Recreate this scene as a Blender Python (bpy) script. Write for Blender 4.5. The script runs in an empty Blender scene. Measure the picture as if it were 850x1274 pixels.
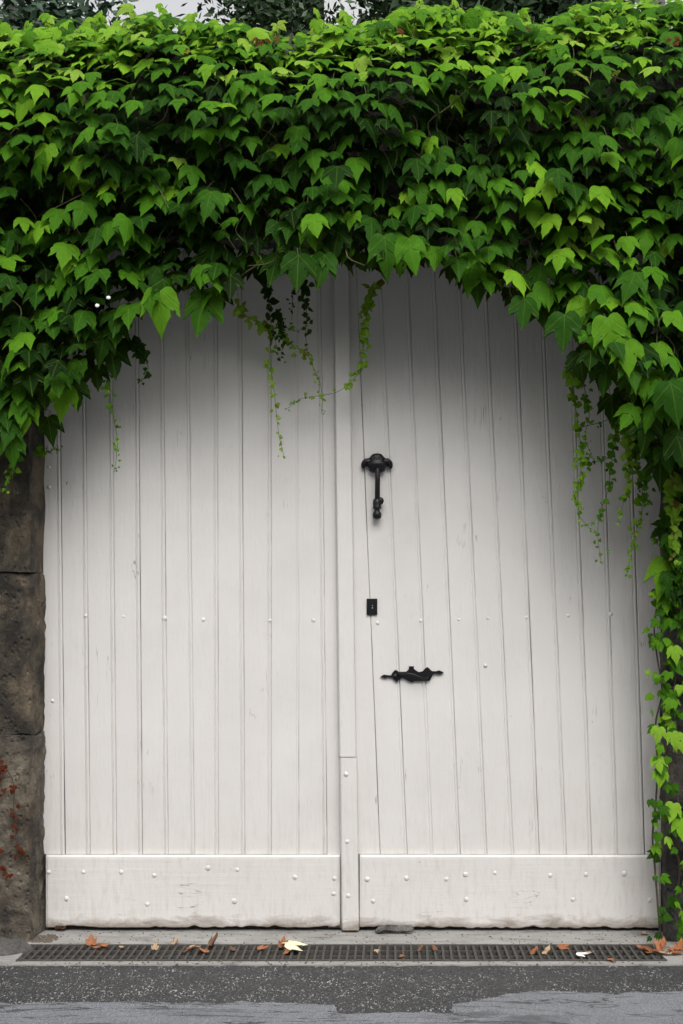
import bpy, bmesh, math, random
import numpy as np
from mathutils import Vector, Matrix, noise
sc = bpy.context.scene
C = sc.collection
random.seed(7)
rnd = random.random
R = math.radians
# ---------------------------------------------------------------- camera, sky, sun, exposure
OPP, OPH = -13.5, 6.2               # front and height of the added, unseen house that blocks low sky
D, H, S = 6.0, 1.6, 0.004            # camera distance to the gate, eye height, metres per photo pixel at the gate
cd = bpy.data.cameras.new('camera'); cam = bpy.data.objects.new('camera', cd); C.objects.link(cam)
cam.location = (0, -D, H); cam.rotation_euler = (R(90), 0, 0)
cd.sensor_fit = 'VERTICAL'; cd.sensor_height = 36; cd.lens = 36*D/(1274*S)
cd.shift_y = 120/1274; cd.clip_end = 3000; cd.clip_start = .05
sc.camera = cam
SUN_EL, SUN_AZ = 51, 10               # elevation; degrees to the right of straight behind the camera
w = bpy.data.worlds.new('World'); sc.world = w; w.use_nodes = True
nt = w.node_tree; bg = nt.nodes['Background']
sky = nt.nodes.new('ShaderNodeTexSky'); sky.sky_type = 'NISHITA'; sky.sun_disc = False
sky.sun_elevation = R(SUN_EL); sky.sun_rotation = R(180-SUN_AZ)
sky.dust_density = 4; sky.air_density = 1.0
hs = nt.nodes.new('ShaderNodeHueSaturation'); hs.inputs['Saturation'].default_value = .08; hs.inputs['Value'].default_value = 1.85
nt.links.new(sky.outputs[0], hs.inputs['Color']); nt.links.new(hs.outputs[0], bg.inputs['Color'])
bg.inputs['Strength'].default_value = .14
sl = bpy.data.lights.new('sun', 'SUN'); sl.energy = 1.35; sl.angle = R(48); sl.color = (1, .975, .94)
so = bpy.data.objects.new('sun', sl); C.objects.link(so)
sd = Vector((math.sin(R(SUN_AZ))*math.cos(R(SUN_EL)), -math.cos(R(SUN_AZ))*math.cos(R(SUN_EL)), math.sin(R(SUN_EL))))
so.rotation_euler = sd.to_track_quat('Z', 'Y').to_euler()
sc.view_settings.view_transform = 'Standard'; sc.view_settings.look = 'None'
sc.view_settings.exposure = -0.13; sc.view_settings.gamma = 1

# ---------------------------------------------------------------- helpers
def at(px, py, y=0.0):
    """photo pixel -> point at depth y (metres behind the gate face)"""
    k = S*(D+y)/D
    return Vector(((px-425)*k, y, H-(py-757)*k))
def X(px): return (px-425)*S
def Z(py): return (1157-py)*S
def ground_y(r): return -(D-D*400/(r-757))
def link(name, me, mat=None, parent=None):
    o = bpy.data.objects.new(name, me); C.objects.link(o)
    if mat is not None and not me.materials: me.materials.append(mat)
    if parent is not None:
        o.parent = parent
    return o
def root_loc(p):
    v = Vector((0, 0, 0))
    while p is not None: v = v+p.location; p = p.parent
    return v
def obj(name, bm, mat, parent=None, smooth=False):
    """mesh built in world coordinates, moved into its parent's space"""
    if parent is not None: bmesh.ops.translate(bm, verts=bm.verts, vec=-root_loc(parent))
    bmesh.ops.recalc_face_normals(bm, faces=bm.faces)
    me = bpy.data.meshes.new(name); bm.to_mesh(me); bm.free()
    if smooth:
        for p in me.polygons: p.use_smooth = True
    return link(name, me, mat, parent)
def tag(o, label=None, cat=None, group=None, kind=None):
    for k, v in (('label', label), ('category', cat), ('group', group), ('kind', kind)):
        if v: o[k] = v
    return o
def thing(name, loc, label, cat, group=None):
    o = bpy.data.objects.new(name, None); C.objects.link(o); o.location = loc; o.empty_display_size = .1
    return tag(o, label, cat, group)
def nz(x, y, z, s=1.0, seed=0): return noise.noise(Vector((x*s+seed*17.3, y*s-seed*9.1, z*s+seed*3.7)))
def box(bm, x0, x1, y0, y1, z0, z1, bev=0):
    v = [bm.verts.new((x, y, z)) for x in (x0, x1) for y in (y0, y1) for z in (z0, z1)]
    f = [bm.faces.new([v[i] for i in q]) for q in ((0,1,3,2),(4,6,7,5),(0,4,5,1),(2,3,7,6),(0,2,6,4),(1,5,7,3))]
    if bev:
        es = {e for q in f for e in q.edges}
        bmesh.ops.bevel(bm, geom=list(es), offset=bev, segments=2, profile=.6, affect='EDGES')
    return v
def rough_block(x0, x1, y0, y1, z0, z1, amp=.008, step=.05, seed=0, rnd_=.012):
    """weathered stone: box grid with worn corners and noise relief"""
    bm = bmesh.new(); box(bm, x0, x1, y0, y1, z0, z1)
    n = lambda a: max(1, int(a/step))
    for ax, cnt in ((0, n(x1-x0)), (1, n(y1-y0)), (2, n(z1-z0))):
        lo = (x0, y0, z0)[ax]; hi = (x1, y1, z1)[ax]
        for i in range(1, cnt):
            p = [0, 0, 0]; p[ax] = lo+(hi-lo)*i/cnt; no = [0, 0, 0]; no[ax] = 1
            bmesh.ops.bisect_plane(bm, geom=bm.verts[:]+bm.edges[:]+bm.faces[:], plane_co=p, plane_no=no)
    cx, cy, cz = (x0+x1)/2, (y0+y1)/2, (z0+z1)/2
    for v in bm.verts:
        c = v.co; on = [abs(abs(c[i]-m)-h) < 1e-4 for i, (m, h) in enumerate(((cx, (x1-x0)/2), (cy, (y1-y0)/2), (cz, (z1-z0)/2)))]
        k = sum(on)
        d = Vector((nz(c.x, c.y, c.z, 9, seed), nz(c.x, c.y, c.z, 9, seed+5), nz(c.x, c.y, c.z, 9, seed+8)))*amp
        d += Vector((nz(c.x, c.y, c.z, 28, seed), nz(c.x, c.y, c.z, 28, seed+5), nz(c.x, c.y, c.z, 28, seed+8)))*amp*.75
        if k >= 2:
            s = Vector((math.copysign(1, cx-c.x)*on[0], math.copysign(1, cy-c.y)*on[1], math.copysign(1, cz-c.z)*on[2]))
            d += s*rnd_*(.5+abs(nz(c.x, c.y, c.z, 14, seed+2)))
        v.co = c+d
    return bm
def tube(bm, pts, r, n=6, taper=1.0):
    rings = []
    for i, p in enumerate(pts):
        a = pts[max(0, i-1)]; b = pts[min(len(pts)-1, i+1)]
        t = (b-a).normalized(); u = t.cross(Vector((.3, 1, .2))).normalized(); q = t.cross(u)
        rr = r*(1+(taper-1)*i/(len(pts)-1))
        rings.append([bm.verts.new(p+(u*math.cos(2*math.pi*k/n)+q*math.sin(2*math.pi*k/n))*rr) for k in range(n)])
    for a, b in zip(rings, rings[1:]):
        for k in range(n): bm.faces.new((a[k], a[(k+1) % n], b[(k+1) % n], b[k]))
    bm.faces.new(rings[0][::-1]); bm.faces.new(rings[-1])
def lathe(bm, c, prof, n=16, sy=1.0, axis='Z'):
    """profile of (radius, height) turned about an axis through c"""
    rings = []
    for r, h in prof:
        ring = []
        for k in range(n):
            a = 2*math.pi*k/n
            if axis == 'Z': p = Vector((math.cos(a)*r, math.sin(a)*r*sy, h))
            elif axis == 'Y': p = Vector((math.cos(a)*r, h, math.sin(a)*r*sy))
            else: p = Vector((h, math.cos(a)*r*sy, math.sin(a)*r))
            ring.append(bm.verts.new(Vector(c)+p))
        rings.append(ring)
    for a, b in zip(rings, rings[1:]):
        for k in range(n): bm.faces.new((a[k], a[(k+1) % n], b[(k+1) % n], b[k]))
    bm.faces.new(rings[0][::-1]); bm.faces.new(rings[-1])
def smooth_path(pts, n=6):
    out = []
    P = [pts[0]]+list(pts)+[pts[-1]]
    for i in range(1, len(P)-2):
        for k in range(n):
            t = k/n; a, b, c, d = P[i-1:i+3]
            out.append(.5*((2*b)+(c-a)*t+(2*a-5*b+4*c-d)*t*t+(3*b-a-3*c+d)*t**3))
    out.append(P[-2]); return out

# ---------------------------------------------------------------- materials
def mat(name, rough=.8, col=(.5, .5, .5)):
    m = bpy.data.materials.new(name); m.use_nodes = True
    b = m.node_tree.nodes['Principled BSDF']; b.inputs['Roughness'].default_value = rough
    b.inputs['Base Color'].default_value = (*col, 1)
    return m, m.node_tree, b
class NB:
    def __init__(s, t): s.t = t
    def n(s, ty, **kw):
        o = s.t.nodes.new(ty)
        for k, v in kw.items():
            if k.startswith('i_'):
                o.inputs[int(k[2:]) if k[2:].isdigit() else k[2:].replace('_', ' ')].default_value = v
            else: setattr(o, k, v)
        return o
    def l(s, a, b): s.t.links.new(a, b)
    def pos(s, scale=(1, 1, 1)):
        g = s.n('ShaderNodeNewGeometry'); m = s.n('ShaderNodeMapping'); m.inputs['Scale'].default_value = scale
        s.l(g.outputs['Position'], m.inputs['Vector']); return m.outputs[0]
    def noise(s, vec, scale, detail=6, rough=.6, dist=0):
        o = s.n('ShaderNodeTexNoise'); o.inputs['Scale'].default_value = scale; o.inputs['Detail'].default_value = detail
        o.inputs['Roughness'].default_value = rough; o.inputs['Distortion'].default_value = dist
        s.l(vec, o.inputs['Vector']); return o.outputs['Fac']
    def ramp(s, f, stops):
        o = s.n('ShaderNodeValToRGB'); e = o.color_ramp.elements
        while len(e) < len(stops): e.new(.5)
        for q, (p, c) in zip(e, stops):
            q.position = p; q.color = (*c, 1) if len(c) == 3 else c
        s.l(f, o.inputs[0]); return o.outputs[0]
    def g(s, f, a, b):
        o = s.n('ShaderNodeMapRange'); o.inputs[1].default_value = a; o.inputs[2].default_value = b
        s.l(f, o.inputs[0]); return o.outputs[0]
    def mix(s, f, a, b, mode='MIX'):
        o = s.n('ShaderNodeMix', data_type='RGBA', blend_type=mode)
        for v, i in ((f, 0), (a, 6), (b, 7)):
            if isinstance(v, (int, float)): o.inputs[i].default_value = v
            elif isinstance(v, tuple): o.inputs[i].default_value = (*v, 1)
            else: s.l(v, o.inputs[i])
        return o.outputs[2]
    def math(s, op, a, b=0.0, c=None):
        o = s.n('ShaderNodeMath', operation=op)
        for v, i in ((a, 0), (b, 1), (c, 2)):
            if v is None: continue
            if isinstance(v, (int, float)): o.inputs[i].default_value = v
            else: s.l(v, o.inputs[i])
        return o.outputs[0]
    def bump(s, b, h, strength=.3, dist=.01, prev=None):
        o = s.n('ShaderNodeBump'); o.inputs['Strength'].default_value = strength; o.inputs['Distance'].default_value = dist
        s.l(h, o.inputs['Height'])
        if prev is not None: s.l(prev, o.inputs['Normal'])
        if b is not None: s.l(o.outputs[0], b.inputs['Normal'])
        return o.outputs[0]

def paint_material(name='old_white_paint', gs=(60, 60, 2.2), crack=0):
    m, t, b = mat(name, .42); q = NB(t)
    grain = q.noise(q.pos(gs), 1, 5, .6, .4)
    blot = q.noise(q.pos(), 2.3, 5, .6)
    fine = q.noise(q.pos(), 130, 3, .6)
    c = q.ramp(blot, [(.3, (.625, .602, .575)), (.7, (.70, .678, .652))])
    oi = q.n('ShaderNodeObjectInfo'); c = q.mix(q.math('MULTIPLY', oi.outputs['Random'], .5), c, (.66, .635, .605))
    c = q.mix(q.math('MULTIPLY', q.g(grain, .62, .8), .5), c, (.58, .56, .53))
    # grime and bare wood close to the sill, where road water splashes
    g = q.n('ShaderNodeNewGeometry'); sx = q.n('ShaderNodeSeparateXYZ'); q.l(g.outputs['Position'], sx.inputs[0])
    n2 = q.noise(q.pos((5, 5, 14)), 1.6, 8, .7, .6)
    lo = q.math('MULTIPLY_ADD', n2, .16, q.math('MULTIPLY', sx.outputs[2], -1.0))      # high near the bottom
    c = q.mix(q.math('MULTIPLY', q.g(lo, .005, .060), .8), c, (.17, .13, .095))
    sp = q.noise(q.pos((40, 40, 7)), 1, 6, .65)
    wide = q.math('MULTIPLY', q.g(sx.outputs[2], .9, .0), q.g(sp, .5, .72))
    c = q.mix(q.math('MULTIPLY', wide, .45), c, (.44, .36, .29))
    # a few chips and nail rust
    vo = q.n('ShaderNodeTexVoronoi'); vo.inputs['Scale'].default_value = 5.5; q.l(q.pos((1, 1, .8)), vo.inputs['Vector'])
    c = q.mix(q.math('MULTIPLY', q.g(vo.outputs['Distance'], .022, .014), .55), c, (.22, .19, .16))
    # hairline cracks and rubbed patches in the old paint
    cr = q.noise(q.pos((3, 3, 22) if crack else (22, 22, 1.2)), 1.0, 3, .5, .6); d = q.math('ABSOLUTE', q.math('SUBTRACT', cr, .5))
    cm = q.math('MULTIPLY', q.g(d, .006, .002), q.g(q.noise(q.pos((2.1, 2, 2)), 1.7, 3), .60, .66))
    c = q.mix(q.math('MULTIPLY', cm, .75), c, (.10, .085, .07))
    sm = q.g(q.noise(q.pos(), 6.5, 9, .75, .4), .62, .72)
    c = q.mix(q.math('MULTIPLY', sm, .35), c, (.50, .455, .40))
    q.l(c, b.inputs['Base Color'])
    n1 = q.bump(None, grain, .35, .004); n1 = q.bump(None, q.noise(q.pos((9, 9, 3)), 3, 4), .4, .008, n1)
    q.bump(b, fine, .22, .002, n1)
    return m
def stone_material(name, a, bcol, c3, ochre=.0):
    m, t, b = mat(name, .92); q = NB(t)
    n1 = q.noise(q.pos(), 4.5, 9, .65, .5); n2 = q.noise(q.pos((1, 1, .6)), 27, 9, .78); n3 = q.noise(q.pos((1, 1, .35)), 2.1, 6, .6, .8)
    c = q.ramp(n1, [(.40, a), (.5, bcol), (.62, c3)])
    c = q.mix(q.g(n2, .5, .75), c, tuple(v*.32 for v in bcol))
    c = q.mix(q.math('MULTIPLY', q.g(n3, .55, .72), ochre), c, (.20, .13, .06))
    n4 = q.noise(q.pos(), 36, 5, .7)
    c = q.mix(q.math('MULTIPLY', q.g(n4, .62, .74), .5), c, (.30, .29, .26))
    q.l(c, b.inputs['Base Color'])
    pv = q.n('ShaderNodeTexVoronoi'); pv.inputs['Scale'].default_value = 34; q.l(q.pos((1, 1, .7)), pv.inputs['Vector'])
    pit = q.math('MULTIPLY', q.g(pv.outputs['Distance'], .32, .0), -.9)
    h = q.math('ADD', q.math('ADD', q.math('MULTIPLY', n2, 1.2), pit), q.math('MULTIPLY', n4, .8))
    q.bump(b, h, 1, .03)
    return m
def asphalt_material(name, base, light, specks, rough=.75, cracks=False):
    m, t, b = mat(name, rough); q = NB(t)
    vo = q.n('ShaderNodeTexVoronoi'); vo.inputs['Scale'].default_value = 170; q.l(q.pos((1, .5, 1)), vo.inputs['Vector'])
    vs = q.n('ShaderNodeSeparateColor'); q.l(vo.outputs['Color'], vs.inputs[0])
    big = q.noise(q.pos(), 3.2, 8, .65, .4)
    c = q.ramp(big, [(.3, tuple(v*.7 for v in base)), (.7, base)])
    c = q.mix(q.math('MULTIPLY', vs.outputs[0], .6), c, light)
    msk = q.math('MULTIPLY', q.g(vs.outputs[1], 1-specks, 1-specks+.02), q.g(q.noise(q.pos(), 7, 3), .42, .6))
    c = q.mix(msk, c, (.34, .34, .33))
    if cracks:
        cr = q.noise(q.pos((.8, 4.5, 1)), 1.3, 7, .6, .9)
        d = q.math('ABSOLUTE', q.math('SUBTRACT', cr, .5))
        c = q.mix(q.math('MULTIPLY', q.g(d, .016, .002), .85), c, (.012, .012, .013))
        c = q.mix(q.math('MULTIPLY', q.g(q.noise(q.pos((1, 3, 1)), 1.1, 6, .6, .7), .56, .66), .6), c, (.035, .036, .04))
    q.l(c, b.inputs['Base Color'])
    q.bump(b, vo.outputs['Distance'], .9, .006)
    return m
def concrete_material():
    m, t, b = mat('worn_concrete', .85); q = NB(t)
    n1 = q.noise(q.pos((1, 3, 1)), 5, 9, .65, .4); n2 = q.noise(q.pos(), 45, 6, .7)
    c = q.ramp(n1, [(.3, (.12, .115, .105)), (.45, (.26, .25, .235)), (.7, (.34, .33, .315))])
    c = q.mix(q.g(n2, .6, .72), c, (.05, .047, .042)); q.l(c, b.inputs['Base Color']); q.bump(b, n2, .6, .006)
    return m
def iron_material():
    m, t, b = mat('black_iron', .38); q = NB(t)
    n = q.noise(q.pos(), 60, 5); q.l(q.ramp(n, [(.3, (.004, .004, .005)), (.8, (.014, .014, .017))]), b.inputs['Base Color'])
    b.inputs['Specular IOR Level'].default_value = .35
    q.bump(b, n, .3, .003); return m
def leaf_material():
    m, t, b = mat('ivy_leaf', .5); q = NB(t)
    a = q.n('ShaderNodeAttribute', attribute_name='tint'); lv = q.n('ShaderNodeAttribute', attribute_name='blade')
    s = q.n('ShaderNodeSeparateXYZ'); q.l(lv.outputs['Vector'], s.inputs[0])
    u = q.math('ABSOLUTE', s.outputs[0]); v = s.outputs[1]
    nn = q.noise(lv.outputs['Vector'], 4, 5, .6)
    tt = q.math('ADD', a.outputs['Fac'], q.math('MULTIPLY', q.math('SUBTRACT', nn, .5), .16))
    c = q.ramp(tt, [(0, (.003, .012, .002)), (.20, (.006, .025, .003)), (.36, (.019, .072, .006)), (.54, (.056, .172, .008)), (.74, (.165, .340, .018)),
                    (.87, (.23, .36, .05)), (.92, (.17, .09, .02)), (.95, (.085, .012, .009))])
    side = q.math('ABSOLUTE', q.math('SUBTRACT', q.math('MULTIPLY', u, .66), q.math('MULTIPLY', v, .75)))
    d = q.math('MINIMUM', u, side)
    vm = q.g(d, .022, .008)
    rib = q.math('PINGPONG', q.math('SUBTRACT', q.math('MULTIPLY', v, 1.0), q.math('MULTIPLY', u, .75)), .075)
    vm2 = q.math('MULTIPLY', q.g(rib, .012, .003), .35)
    vm = q.math('MAXIMUM', vm, vm2)
    spot = q.math('MULTIPLY', q.g(q.noise(q.pos(), 26, 4, .6), .66, .72), q.g(q.noise(q.pos(), 2.6, 3), .5, .62))
    c = q.mix(q.math('MULTIPLY', spot, .7), c, (.10, .055, .02))
    c2 = q.mix(q.math('MULTIPLY', vm, .2), c, (.19, .30, .05))
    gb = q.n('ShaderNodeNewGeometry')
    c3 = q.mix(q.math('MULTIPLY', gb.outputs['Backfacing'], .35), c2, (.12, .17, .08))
    q.l(c3, b.inputs['Base Color'])
    b.inputs['Specular IOR Level'].default_value = .04
    h = q.math('ADD', q.math('MULTIPLY', vm, -1.0), q.math('MULTIPLY', nn, .8))
    q.bump(b, h, .45, .006)
    tr = q.n('ShaderNodeBsdfTranslucent'); q.l(q.mix(.5, c3, (.22, .34, .01)), tr.inputs['Color'])
    ms = q.n('ShaderNodeMixShader'); ms.inputs[0].default_value = .2
    out = t.nodes['Material Output']; q.l(b.outputs[0], ms.inputs[1]); q.l(tr.outputs[0], ms.inputs[2]); q.l(ms.outputs[0], out.inputs['Surface'])
    return m
def bark_material(name, a, bcol):
    m, t, b = mat(name, .9); q = NB(t)
    n = q.noise(q.pos((1, 1, .2)), 30, 6, .7); q.l(q.ramp(n, [(.3, a), (.7, bcol)]), b.inputs['Base Color']); q.bump(b, n, .7, .01); return m
def simple_noise_material(name, a, bcol, scale=20, rough=.8, bump=.3):
    m, t, b = mat(name, rough); q = NB(t)
    n = q.noise(q.pos(), scale, 6, .65); q.l(q.ramp(n, [(.3, a), (.7, bcol)]), b.inputs['Base Color']); q.bump(b, n, bump, .004); return m
M_PAINT = paint_material(); M_PAINT_K = paint_material('old_white_paint_kick_board', (2.2, 30, 50), 1)
M_STONE = stone_material('dark_weathered_stone', (.026, .022, .017), (.078, .064, .045), (.19, .148, .098), .85)
M_STONE_L = stone_material('paler_pitted_stone', (.055, .046, .036), (.145, .122, .092), (.27, .23, .17), .6)
M_STONE_R = stone_material('grey_weathered_stone', (.022, .021, .021), (.065, .060, .058), (.16, .148, .135), .25)
M_MORTAR = stone_material('pale_mortar', (.10, .095, .085), (.16, .15, .14), (.24, .23, .21))
M_ASPHALT = asphalt_material('coarse_dark_asphalt', (.024, .024, .025), (.085, .085, .087), .09)
M_ROAD = asphalt_material('worn_blue_grey_asphalt', (.18, .186, .203), (.26, .268, .288), .02, cracks=True)
M_CONC = concrete_material(); M_IRON = iron_material(); M_LEAF = leaf_material()
M_RUST = simple_noise_material('rusty_grate_iron', (.030, .027, .024), (.085, .077, .068), 55, .8)
M_DARK = simple_noise_material('dark_wet_silt', (.010, .009, .008), (.03, .026, .022), 30)
M_BACK = simple_noise_material('dark_old_timber', (.03, .025, .02), (.06, .05, .04), 25)
M_STEM = bark_material('green_brown_stem', (.05, .06, .02), (.13, .12, .05))
M_WOODY = bark_material('brown_vine_bark', (.03, .022, .015), (.09, .07, .05))
M_BARK = bark_material('grey_tree_bark', (.05, .047, .043), (.19, .18, .17))
M_SOIL = simple_noise_material('yard_earth', (.05, .045, .03), (.11, .10, .06), 8)

# ---------------------------------------------------------------- the setting: ground
def sheet(name, pts, z, m, kind='structure', thick=0):
    bm = bmesh.new(); vs = [bm.verts.new((x, y, z)) for x, y in pts]; f = bm.faces.new(vs)
    if f.normal.z < 0: f.normal_flip()
    if thick:
        r = bmesh.ops.extrude_face_region(bm, geom=[f]); bmesh.ops.translate(bm, verts=[v for v in r['geom'] if isinstance(v, bmesh.types.BMVert)], vec=(0, 0, -thick))
    return tag(obj(name, bm, m), kind=kind)
G0, G1, G2, G3 = ground_y(1175), ground_y(1195), ground_y(1199), ground_y(1241)
sheet('ground', [(-800, -800), (800, -800), (800, 800), (-800, 800)], -.16, M_SOIL)
sheet('yard', [(-12, .35), (12, .35), (12, 30), (-12, 30)], -.012, M_SOIL)
def noisy_strip(name, x0, x1, ya, yb, z, m, amp=.012, step=.05, bottom=-.15, fa=None, fb=None):
    """slab with ragged long edges; ya is the edge nearer the camera"""
    bm = bmesh.new(); n = int((x1-x0)/step); A = []; B = []
    for i in range(n+1):
        x = x0+(x1-x0)*i/n
        a = ya+(fa(x) if fa else nz(x, 1, 2, 3)*amp); b = yb+(fb(x) if fb else 0)
        A.append((bm.verts.new((x, a, z)), bm.verts.new((x, a, bottom)))); B.append((bm.verts.new((x, b, z)), bm.verts.new((x, b, bottom))))
    for i in range(n):
        bm.faces.new((A[i][0], A[i+1][0], B[i+1][0], B[i][0]))
        bm.faces.new((A[i][1], A[i+1][1], A[i+1][0], A[i][0])); bm.faces.new((B[i][0], B[i+1][0], B[i+1][1], B[i][1]))
    return tag(obj(name, bm, m), kind='structure')
noisy_strip('threshold', -6, 6, G0, .4, -.001, M_CONC, amp=0)
noisy_strip('pavement_edge', -6, 6, G2, G1, -.003, M_CONC, fa=lambda x: -.02*abs(nz(x, 0, 0, 6))-.012*nz(x, 3, 0, 19))
noisy_strip('asphalt_shoulder', -30, 30, -6.5, G1-.004, -.009, M_ASPHALT, step=.3)
# worn road surface: a thin sheet with a feathered edge above the shoulder asphalt
def road_edge(x):
    px = x/S*6/4.9+425
    base = 1246 - 2*math.sin(px*.012) - (14 if px > 560 else 0)*min(1, max(0, (px-560)/120)) + (10 if 420 < px < 560 else 0)
    return ground_y(base)+nz(x, 4, 1, 2.5)*.05+nz(x, 4, 1, 11)*.03+nz(x, 4, 1, 40)*.012
bm = bmesh.new(); prev = None
for i in range(1201):
    x = -9+i*.015; e = bm.verts.new((x, road_edge(x), -.005)); f = bm.verts.new((x, -12, -.005))
    if prev: bm.faces.new((prev[0], e, f, prev[1]))
    prev = (e, f)
tag(obj('road', bm, M_ROAD), kind='structure')
# loose aggregate and grit
def grit(name, n, xr, yf, size, m, z, label):
    bm = bmesh.new()
    for _ in range(n):
        x = random.uniform(*xr); y = yf(x); s = size*(.5+rnd()); 
        v = [bm.verts.new((x+s*dx*(.7+rnd()*.6), y+s*dy*(.7+rnd()*.6), z+s*dz)) for dx, dy, dz in ((1, 0, 0), (0, 1, 0), (-1, 0, 0), (0, -1, 0), (.1, .1, .8))]
        for k in range(4): bm.faces.new((v[k], v[(k+1) % 4], v[4]))
    return tag(obj(name, bm, m), label, 'gravel', None, 'stuff')
M_GRIT = simple_noise_material('pale_grit', (.12, .118, .11), (.36, .35, .33), 300)
M_GRIT2 = simple_noise_material('dark_debris', (.05, .043, .035), (.15, .12, .09), 200)
grit('pale_gravel', 2600, (-2.3, 2.3), lambda x: G2-.04-abs(random.gauss(.36, .15)), .0026, M_GRIT, -.009, 'pale stone chips scattered in the dark coarse asphalt strip')
grit('dark_debris', 650, (-1.9, 1.9), lambda x: random.uniform(G0, -.02) if rnd() < .7 else G1-rnd()*.06, .005, M_GRIT2, -.002, 'dark crumbs of soil and bark strewn along the concrete threshold')
grit('debris_heap', 260, (-1.62, -1.38), lambda x: -.1-.12*rnd(), .008, M_GRIT2, -.001, 'small heap of dark crumbs at the foot of the left stone pier')

# ---------------------------------------------------------------- drain grate
gx0, gx1 = at(38, 0, G0).x, at(812, 0, G0).x
dg = thing('drain_grate', (0, (G0+G1)/2, 0), 'long rusty iron drain grate set in concrete before the gate', 'drain grate')
b_ = bmesh.new(); box(b_, gx1+.0005, 6, G1+.0005, G0-.0005, -.15, -.002); tag(obj('pavement', b_, M_CONC), kind='structure')
b_ = bmesh.new(); box(b_, -6, gx0-.0005, G1+.0005, G0-.0005, -.15, -.002); tag(obj('pavement', b_, M_CONC), kind='structure')
for y in (G0-.008, G1+.008):
    b_ = bmesh.new(); box(b_, gx0, gx1, y-.0075, y+.0075, -.04, .002, .001); obj('frame_rail', b_, M_RUST, dg)
for f in (.36, .68):
    y = G0+(G1-G0)*f; b_ = bmesh.new(); box(b_, gx0+.01, gx1-.01, y-.004, y+.004, -.03, -.003); obj('long_bar', b_, M_RUST, dg)
b_ = bmesh.new(); box(b_, gx0, gx1, G1+.001, G0-.001, -.15, -.085); obj('channel_bed', b_, M_DARK, dg)
b_ = bmesh.new(); box(b_, -.0055, .0055, G1+.018, G0-.018, -.028, .0)
for v in b_.verts: v.co.x += (v.co.y-(G0+G1)/2)*.04
bar0 = obj('bar', b_, M_RUST, dg)
bar0.data.transform(Matrix.Translation((0, 0, 0)))
n = int((gx1-gx0-.03)/.037); first = True
for i in range(n):
    x = gx0+.03+i*.037
    if x > 2.4: continue
    o = bar0 if first else bar0.copy()
    if not first: C.objects.link(o); o.parent = dg
    first = False
    o.location = (x, 0, 0); o.rotation_euler.z = R(random.uniform(-.8, .8))
# ---------------------------------------------------------------- gate leaves
WT = 3.52
def seam_x(s, z):
    """s = photo x at rows 590 and 1030 -> world x at height z"""
    r = 1157-z/S
    return X(s[0]+(s[1]-s[0])*(r-590)/440)
def plank(parent, sl, sr, gl, gr, bead, z0, z1, dep, seed):
    bm = bmesh.new(); rows = []; N = 44
    for i in range(N+1):
        z = z0+(z1-z0)*i/N
        wl = nz(0, z, seed, 2.2)*.0016+nz(0, z, seed, 9)*.0007; wr = nz(3, z, seed, 2.2)*.0016+nz(3, z, seed, 9)*.0007
        xl = seam_x(sl, z)+gl+wl; xr = seam_x(sr, z)-gr+wr
        d = dep+nz(1, z, seed, 1.5)*.0012
        P = [(xl, .012), (xl, .003), (xl+.0028, .0), ]
        for k in range(1, 4): P.append((xl+(xr-xl-.02)*k/4+.003, -.0006*math.sin(k*.8+seed)))
        if bead:
            g = (.0075 if sl[0] < 430 else .0058)*bead
            P += [(xr-.0205, 0), (xr-.0175, g), (xr-.0145, g*.9), (xr-.0125, .0004), (xr-.008, -.001), (xr-.0035, .001)]
        else:
            P += [(xr-.014, 0), (xr-.008, 0), (xr-.003, .0005)]
        P += [(xr, .005), (xr, .012)]
        rows.append([bm.verts.new((x, y+d, z)) for x, y in P])
    for a, b in zip(rows, rows[1:]):
        for k in range(len(a)-1): bm.faces.new((a[k], a[k+1], b[k+1], b[k]))
    bm.faces.new(rows[0]); bm.faces.new(rows[-1][::-1])
    return obj('plank', bm, M_PAINT, parent)
def kick(parent, x0, x1, z0, z1, seed, yf=-.026):
    """bottom board with a worn, chipped lower edge"""
    bm = bmesh.new(); nx = int((x1-x0)/.012); nzr = [0, .004, .010, .018, .03, .06, .12, .2, .3, .36, .372, .380]
    h = z1-z0; front = []
    for i in range(nx+1):
        x = x0+(x1-x0)*i/nx; col = []
        chip = max(0, nz(x, 0, 0, 7, seed)*.5+nz(x, 0, 0, 28, seed)*.45+.08)
        for k, q in enumerate(nzr):
            z = z0+h*q/.38
            y = yf+nz(x, z, 0, 5, seed)*.0015
            if k == 0: z += chip*.022; y += .004+chip*.006
            elif k == 1: z += chip*.0205; y += chip*.004
            elif k == 2: z += chip*.014; y += chip*.002
            elif k == 3: z += chip*.004
            if k == len(nzr)-1: y += .006; z += nz(x, 0, 0, 20, seed)*.0006
            if k == len(nzr)-2: y += .001
            if i in (0, nx): y += .005
            col.append(bm.verts.new((x, y, z)))
        zt = col[-1].co.z; zb = col[0].co.z
        col = [bm.verts.new((x, -.0005, zb+.002))]+col+[bm.verts.new((x, -.0005, zt))]
        front.append(col)
    for a, b in zip(front, front[1:]):
        for k in range(len(a)-1): bm.faces.new((a[k], b[k], b[k+1], a[k+1]))
    bm.faces.new(front[0]); bm.faces.new(front[-1][::-1])
    return obj('kick_board', bm, M_PAINT_K, parent)
STUD = None
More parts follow.
